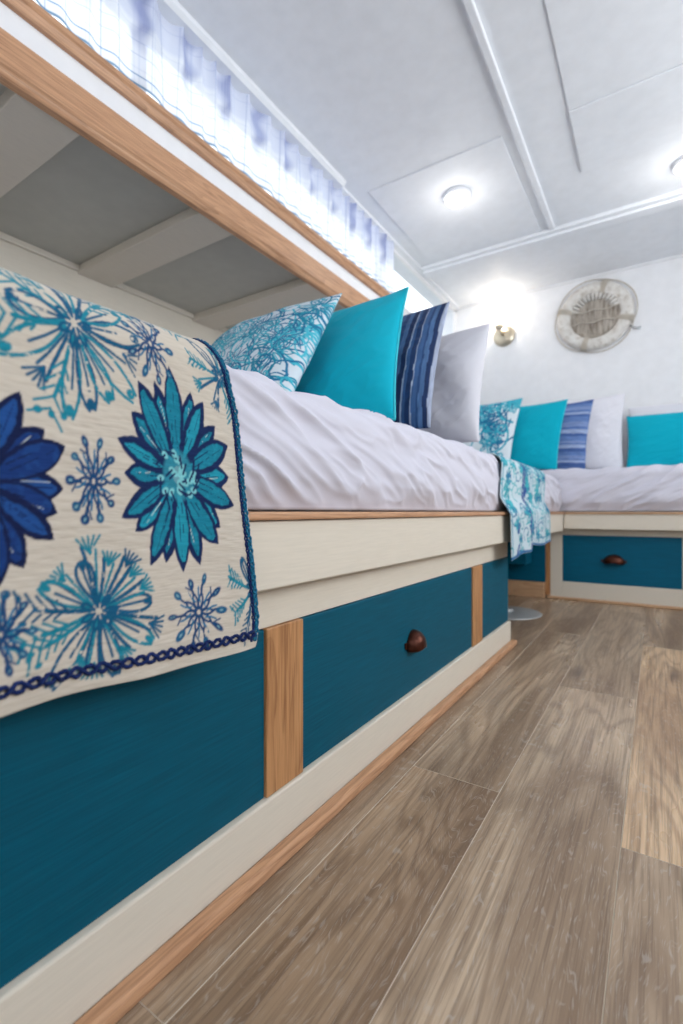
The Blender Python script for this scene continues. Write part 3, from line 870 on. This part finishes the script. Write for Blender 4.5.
AQ = [(20, 130, 158), (46, 160, 184), (30, 110, 150), (70, 176, 196)]
L_ = (-1, -.06, 0)
pillow('throw_pillow', 'aqua floral printed cushion, nearest of the four on the window side bed', .46, .46, .13, M['print'], 101,
       (-.70, .83, MZ), (-.715, 1.11, 1.112), (-1, .02, -.02), swirl_print(4, 26, .018, (200, 212, 220), AQ), res=300)
pillow('throw_pillow', 'plain bright turquoise cushion standing behind the aqua floral one on the window side bed', .50, .48, .13, M['turq'], 111,
       (-.52, 1.028, MZ), (-.591, 1.25, 1.13), (-1, .05, -.03), res=110, pipe=M['turq_pipe'], wrinkle=.005)
DN = [(40, 66, 108), (74, 104, 146), (28, 46, 84), (150, 160, 182), (52, 84, 128), (30, 52, 92), (166, 172, 190), (60, 90, 134)]
pillow('throw_pillow', 'denim blue cushion with upright stripes between turquoise and pale grey cushions', .48, .49, .11, M['print'], 121,
       (-.49, 1.17, MZ), (-.528, 1.41, 1.136), (-1, .06, -.02), stripes(8, 52, DN), res=220, wrinkle=.008)
pillow('throw_pillow', 'pale grey linen cushion, last of the four along the window side bed', .48, .44, .17, M['lav'], 131,
       (-.46, 1.481, MZ), (-.465, 1.622, 1.124), (-1, .10, -.02), res=140, wrinkle=.006, dents=((.55, -.35, .3, .03), (.2, .1, .25, .012)))
# far bed
MF = .753
def far_p(tip, b, w, h, **k): pass
pillow('throw_pillow', 'small aqua scroll print cushion in the far corner behind the runner', .44, .46, .10, M['print'], 141,
       (-.758, 3.035, MF), (-.691, 3.10, 1.208), (-1, .02, 0), swirl_print(23, 14, .035, (214, 226, 232), AQ[1:]), res=160)
pillow('throw_pillow', 'plain turquoise cushion on the far bed beside the aqua scroll print one', .44, .44, .10, M['turq'], 151,
       (-.507, 3.145, MF), (-.456, 3.22, 1.183), (-1, .02, 0), res=100, pipe=M['turq_pipe'])
LS = [(96, 124, 176), (70, 96, 150), (150, 166, 200), (84, 112, 168), (120, 140, 184)]
pillow('throw_pillow', 'blue cushion with level stripes on the far bed between turquoise and white cushions', .44, .45, .10, M['print'], 161,
       (-.362, 3.255, MF), (-.325, 3.335, 1.195), (-1, .02, 0), stripes(18, 22, LS, False), res=140)
pillow('throw_pillow', 'plain white cushion on the far bed beside the blue striped one', .44, .49, .11, M['white_linen'], 171,
       (-.168, 3.37, MF), (-.165, 3.455, 1.231), (-1, .02, 0), res=100)
pillow('bolster_cushion', 'long bright turquoise lumbar cushion on the far bed at the right', .94, .33, .11, M['turq'], 181,
       (.785, 3.34, MF), (.785, 3.40, 1.082), (-1, 0, 0), res=110, corner=.02)
pillow('throw_pillow', 'long white cushion lying behind the turquoise lumbar cushion on the far bed', .95, .41, .10, M['white_linen'], 191,
       (.80, 3.50, MF), (.80, 3.56, 1.17), (-1, 0, 0), res=90, corner=.02)

# ================================================================== CURTAIN
def make_curtain():
    y0, y1 = -1.35, 2.55; z0, z1 = 1.762, 2.068
    ys = np.arange(y0, y1, .0035); zs = np.linspace(z0, z1, 90)
    T, Z = np.meshgrid(ys, zs, indexing='ij'); q = (Z-z0)/(z1-z0)
    # gathers deepen toward the top
    ph = T*2*PI/.085+2.2*fbm(201, T*4, 0*T, 2)*PI
    g = np.sin(ph); amp = .005+.009*q
    X = WX+.020+amp*g+.004*np.sin(T*23)*(1-q)
    T2 = T+.010*np.cos(ph)*q**1.5
    P = np.stack([X, T2, Z], -1)
    # check lines, finer blue and violet yarns
    base = np.zeros(T.shape+(3,)); base[:] = (.90, .92, .97)
    def line(dist, w, c, a):
        m = (np.clip((w-np.abs(dist))/.0012, 0, 1)*a)[..., None]
        base[:] = base*(1-m)+np.array(c)*m
    def per(x, p, o): return (x-o+p/2) % p-p/2
    line(per(T, .05, .01), .0018, (.34, .42, .64), .7); line(per(T, .05, .022), .0012, (.5, .6, .8), .6)
    line(per(Z, .042, .01), .0016, (.42, .50, .70), .6)
    for zz, w, c in ((z0+.004, .004, (.10, .28, .45)), (z0+.034, .0032, (.08, .24, .45)), (z0+.016, .0012, (.3, .55, .7)), (z0+.040, .001, (.3, .5, .7))):
        line(Z-zz, w, c, .9)
    # denser tied bunches where the pleats are sewn, fading downwards
    bun = np.clip(1.3-np.abs(per(T, .17, .03)+.01*np.sin(Z*60))/.026, 0, 1)*np.clip((q-.3)/.35, 0, 1)
    thin = (.5+.5*np.sin(T*900))*.35+.65
    m = (bun*thin*.95)[..., None]; base = base*(1-m)+np.array((.22, .26, .50))*m
    m = (np.clip((q-.62)/.05, 0, 1)*.4)[..., None]; base = base*(1-m)+np.array((.55, .60, .82))*m
    o = grid_obj('curtain', P, M['curtain'], None, col=base)
    return tag(o, 'sheer white and blue checked curtain gathered along the high window', 'curtain')
make_curtain()

# ================================================================== LIGHT FIXTURES
def puck(x, y, zc, label):
    t = thing('ceiling_light', label, 'ceiling light', (x, y, zc), 'dome lights on the ceiling')
    lathe('rim', [(.001, 0), (.066, 0), (.070, -.004), (.070, -.014), (.062, -.018), (.001, -.018)], M['ceiling'], t, (x, y, zc))
    lathe('diffuser', [(.056, -.0181), (.056, -.022), (.050, -.031), (.038, -.038), (.02, -.042), (.001, -.043)], M['lamp'], t, (x, y, zc))
    l = bpy.data.lights.new('dome_lamp', 'POINT'); l.shadow_soft_size = .05; l.energy = PUCK; l.color = (1, .97, .93)
    o = bpy.data.objects.new('dome_lamp', l); COL.objects.link(o); o.location = (x, y, zc-.19)
PUCK = 1.2
puck(-.837, 2.338, CEIL-.006, 'round glowing dome light on the ceiling panel near the window side')
puck(.125, 2.70, CEIL, 'round glowing dome light on the ceiling at the right edge of the picture')

# wall sconce
sx, sz = -.945, 1.80
sc_ = thing('wall_sconce', 'small round brushed metal wall lamp glowing on the far wall beside the window', 'wall lamp', (sx, 3.65, sz))
lathe('back_plate', [(.001, 0.0002), (.075, .0002), (.078, .006), (.070, .016), (.05, .024), (.03, .028), (.001, .028)], M['brass'], sc_, (sx, 3.65, sz), 'y')
V, F = tube_data([(sx, 3.623, sz), (sx-.005, 3.595, sz+.0), (sx-.012, 3.575, sz+.012), (sx-.016, 3.568, sz+.03)], .008, 10)
mesh_obj('arm', V, F, M['brass'], sc_)
lathe('socket_cup', [(.001, 0), (.018, .0), (.026, .014), (.030, .034), (.026, .034), (.020, .010), (.001, .006)], M['brass'], sc_, (sx-.018, 3.565, sz+.024))
lathe('bulb', [(.001, .010), (.012, .012), (.016, .026), (.020, .040), (.018, .054), (.010, .064), (.001, .066)], M['bulb'], sc_, (sx-.018, 3.565, sz+.026), seg=24)
l = bpy.data.lights.new('sconce_lamp', 'POINT'); l.energy = 1.5; l.shadow_soft_size = .02; l.color = (1, .92, .82)
o = bpy.data.objects.new('sconce_lamp', l); COL.objects.link(o); o.location = (sx-.018, 3.55, sz+.125)

# ================================================================== PORTHOLE WALL DECORATION
px, pz = -.349, 1.812
pd = thing('porthole_ornament', 'whitewashed round rope bound porthole ornament hanging on the far wall', 'wall ornament', (px, 3.65, pz))
lathe('ring', [(.150, .003), (.150, .030), (.160, .042), (.180, .048), (.205, .046), (.222, .034), (.228, .015), (.226, .001), (.150, .001)], M['wash'], pd, (px, 3.65, pz), 'y', 72)
V = []; F = []
bm = bmesh.new()
rr_ = random.Random(4)
for k in range(26):     # upright twigs filling the opening
    x = -.148+.296*(k+.5)/26; hh = math.sqrt(max(.151**2-x*x, 0))*.985
    n = 9
    pts = [(px+x+rr_.uniform(-.0015, .0015), 3.65-.014-.004*math.sin(j*1.3+k), pz-hh+2*hh*j/(n-1)) for j in range(n)]
    tube_data(pts, .0052+rr_.uniform(-.0008, .001), 6, False, V, F)
mesh_obj('twig_screen', V, F, M['wicker'], pd)
lathe('backing', [(.001, .0005), (.152, .0005), (.152, .006), (.001, .006)], M['wicker'], pd, (px, 3.65, pz), 'y')
for dz, sgn in ((.035, 1), (-.04, -1)):
    n = 16; V = []; F = []
    hw = math.sqrt(.155**2-dz*dz)
    pts = [(px-hw+2*hw*j/(n-1), 3.65-.030-.002*math.sin(j), pz+dz+.006*math.sin(j*.9+dz*40)) for j in range(n)]
    tube_data(pts, .0042, 7, False, V, F)
    mesh_obj('crossbar', V, F, M['bronze'] if False else M['rope'], pd)
n = 14; V = []; F = []   # carved shell pieces along the upper inner edge
for k in range(n):
    a = PI*.12+PI*.76*k/(n-1); r = .128
    pts = [(px+(r-.022+.02*j)*math.cos(a), 3.65-.026-.006*math.sin(PI*j/3), pz+(r-.022+.02*j)*math.sin(a)) for j in range(4)]
    tube_data(pts, [.005, .010, .011, .006], 7, False, V, F)
mesh_obj('shell_row', V, F, M['wash'], pd)
V = []; F = []           # slack rope round the outside
pts = []
for k in range(120):
    a = 2*PI*k/120; s = abs(math.sin(2*a+.6)); r = .234+.016*s
    pts.append((px+r*math.cos(a), 3.65-.016, pz+r*math.sin(a)))
tube_data(pts, .0036, 7, True, V, F); mesh_obj('rope', V, F, M['rope'], pd)
for k in range(4):       # lashings
    a = -.3+k*PI/2; V = []; F = []
    for j in range(5):
        aa = a+(j-2)*.035; c, s = math.cos(aa), math.sin(aa)
        loop = []
        for q in range(20):
            b = 2*PI*q/20; r = .190+.046*math.cos(b); y = .0255+.0268*math.sin(b)
            loop.append((px+r*c, 3.65-y, pz+r*s))
        tube_data(loop, .0034, 6, True, V, F)
    mesh_obj('lashing', V, F, M['rope'], pd)
V = []; F = []; tube_data([(px+.20, 3.632, pz-.105), (px+.235, 3.628, pz-.128), (px+.25, 3.63, pz-.132), (px+.262, 3.636, pz-.126)], [.004, .005, .008, .005], 8, False, V, F)
mesh_obj('peg', V, F, M['steel'], pd)

# ================================================================== LIGHT
w = bpy.data.worlds.new('daylight'); SC.world = w; w.use_nodes = True
nt = w.node_tree; bg = nt.nodes['Background']
bg.inputs[0].default_value = (.95, .975, 1.0, 1); bg.inputs[1].default_value = 1.95
def area(name, loc, rot, sx_, sy_, e, col=(1, 1, 1), portal=False):
    l = bpy.data.lights.new(name, 'AREA'); l.shape = 'RECTANGLE'; l.size = sx_; l.size_y = sy_; l.energy = e; l.color = col
    if portal: l.cycles.is_portal = True
    o = bpy.data.objects.new(name, l); COL.objects.link(o); o.location = loc; o.rotation_euler = rot; return o
# portals guide sampling of the sky through each window
area('portal_window', (WX-.05, 1.125, 1.915), (0, -PI/2, 0), .31, 5.05, 1, portal=True)
# added fill lamps outside the unseen right and back windows, in place of daylight
area('window_fill', (1.44, 1.75, 1.4), (0, PI/2+.32, 0), 1.0, 1.5, 31, (1, .985, .96))
area('window_fill', (1.44, -.2, 1.4), (0, PI/2+.32, 0), 1.0, 1.6, 12, (1, .985, .96))
area('window_fill', (.1, -1.53, 1.35), (PI/2, 0, 0), 1.6, 1.1, 3.5, (1, .97, .93))

# ================================================================== CAMERA
cam = bpy.data.cameras.new('camera'); co = bpy.data.objects.new('camera', cam); COL.objects.link(co)
cam.sensor_fit = 'VERTICAL'; cam.sensor_height = 36; cam.lens = 36*483/1024
cam.clip_start = .02
co.location = (0, 0, .5); co.rotation_euler = (PI/2, 0, math.atan(315.5/483))
cam.dof.use_dof = True; cam.dof.focus_distance = .72; cam.dof.aperture_fstop = 3.6
SC.camera = co
SC.view_settings.view_transform = 'Standard'; SC.view_settings.look = 'None'
SC.view_settings.gamma = 1; SC.view_settings.use_curve_mapping = False
SC.view_settings.exposure = 0.08
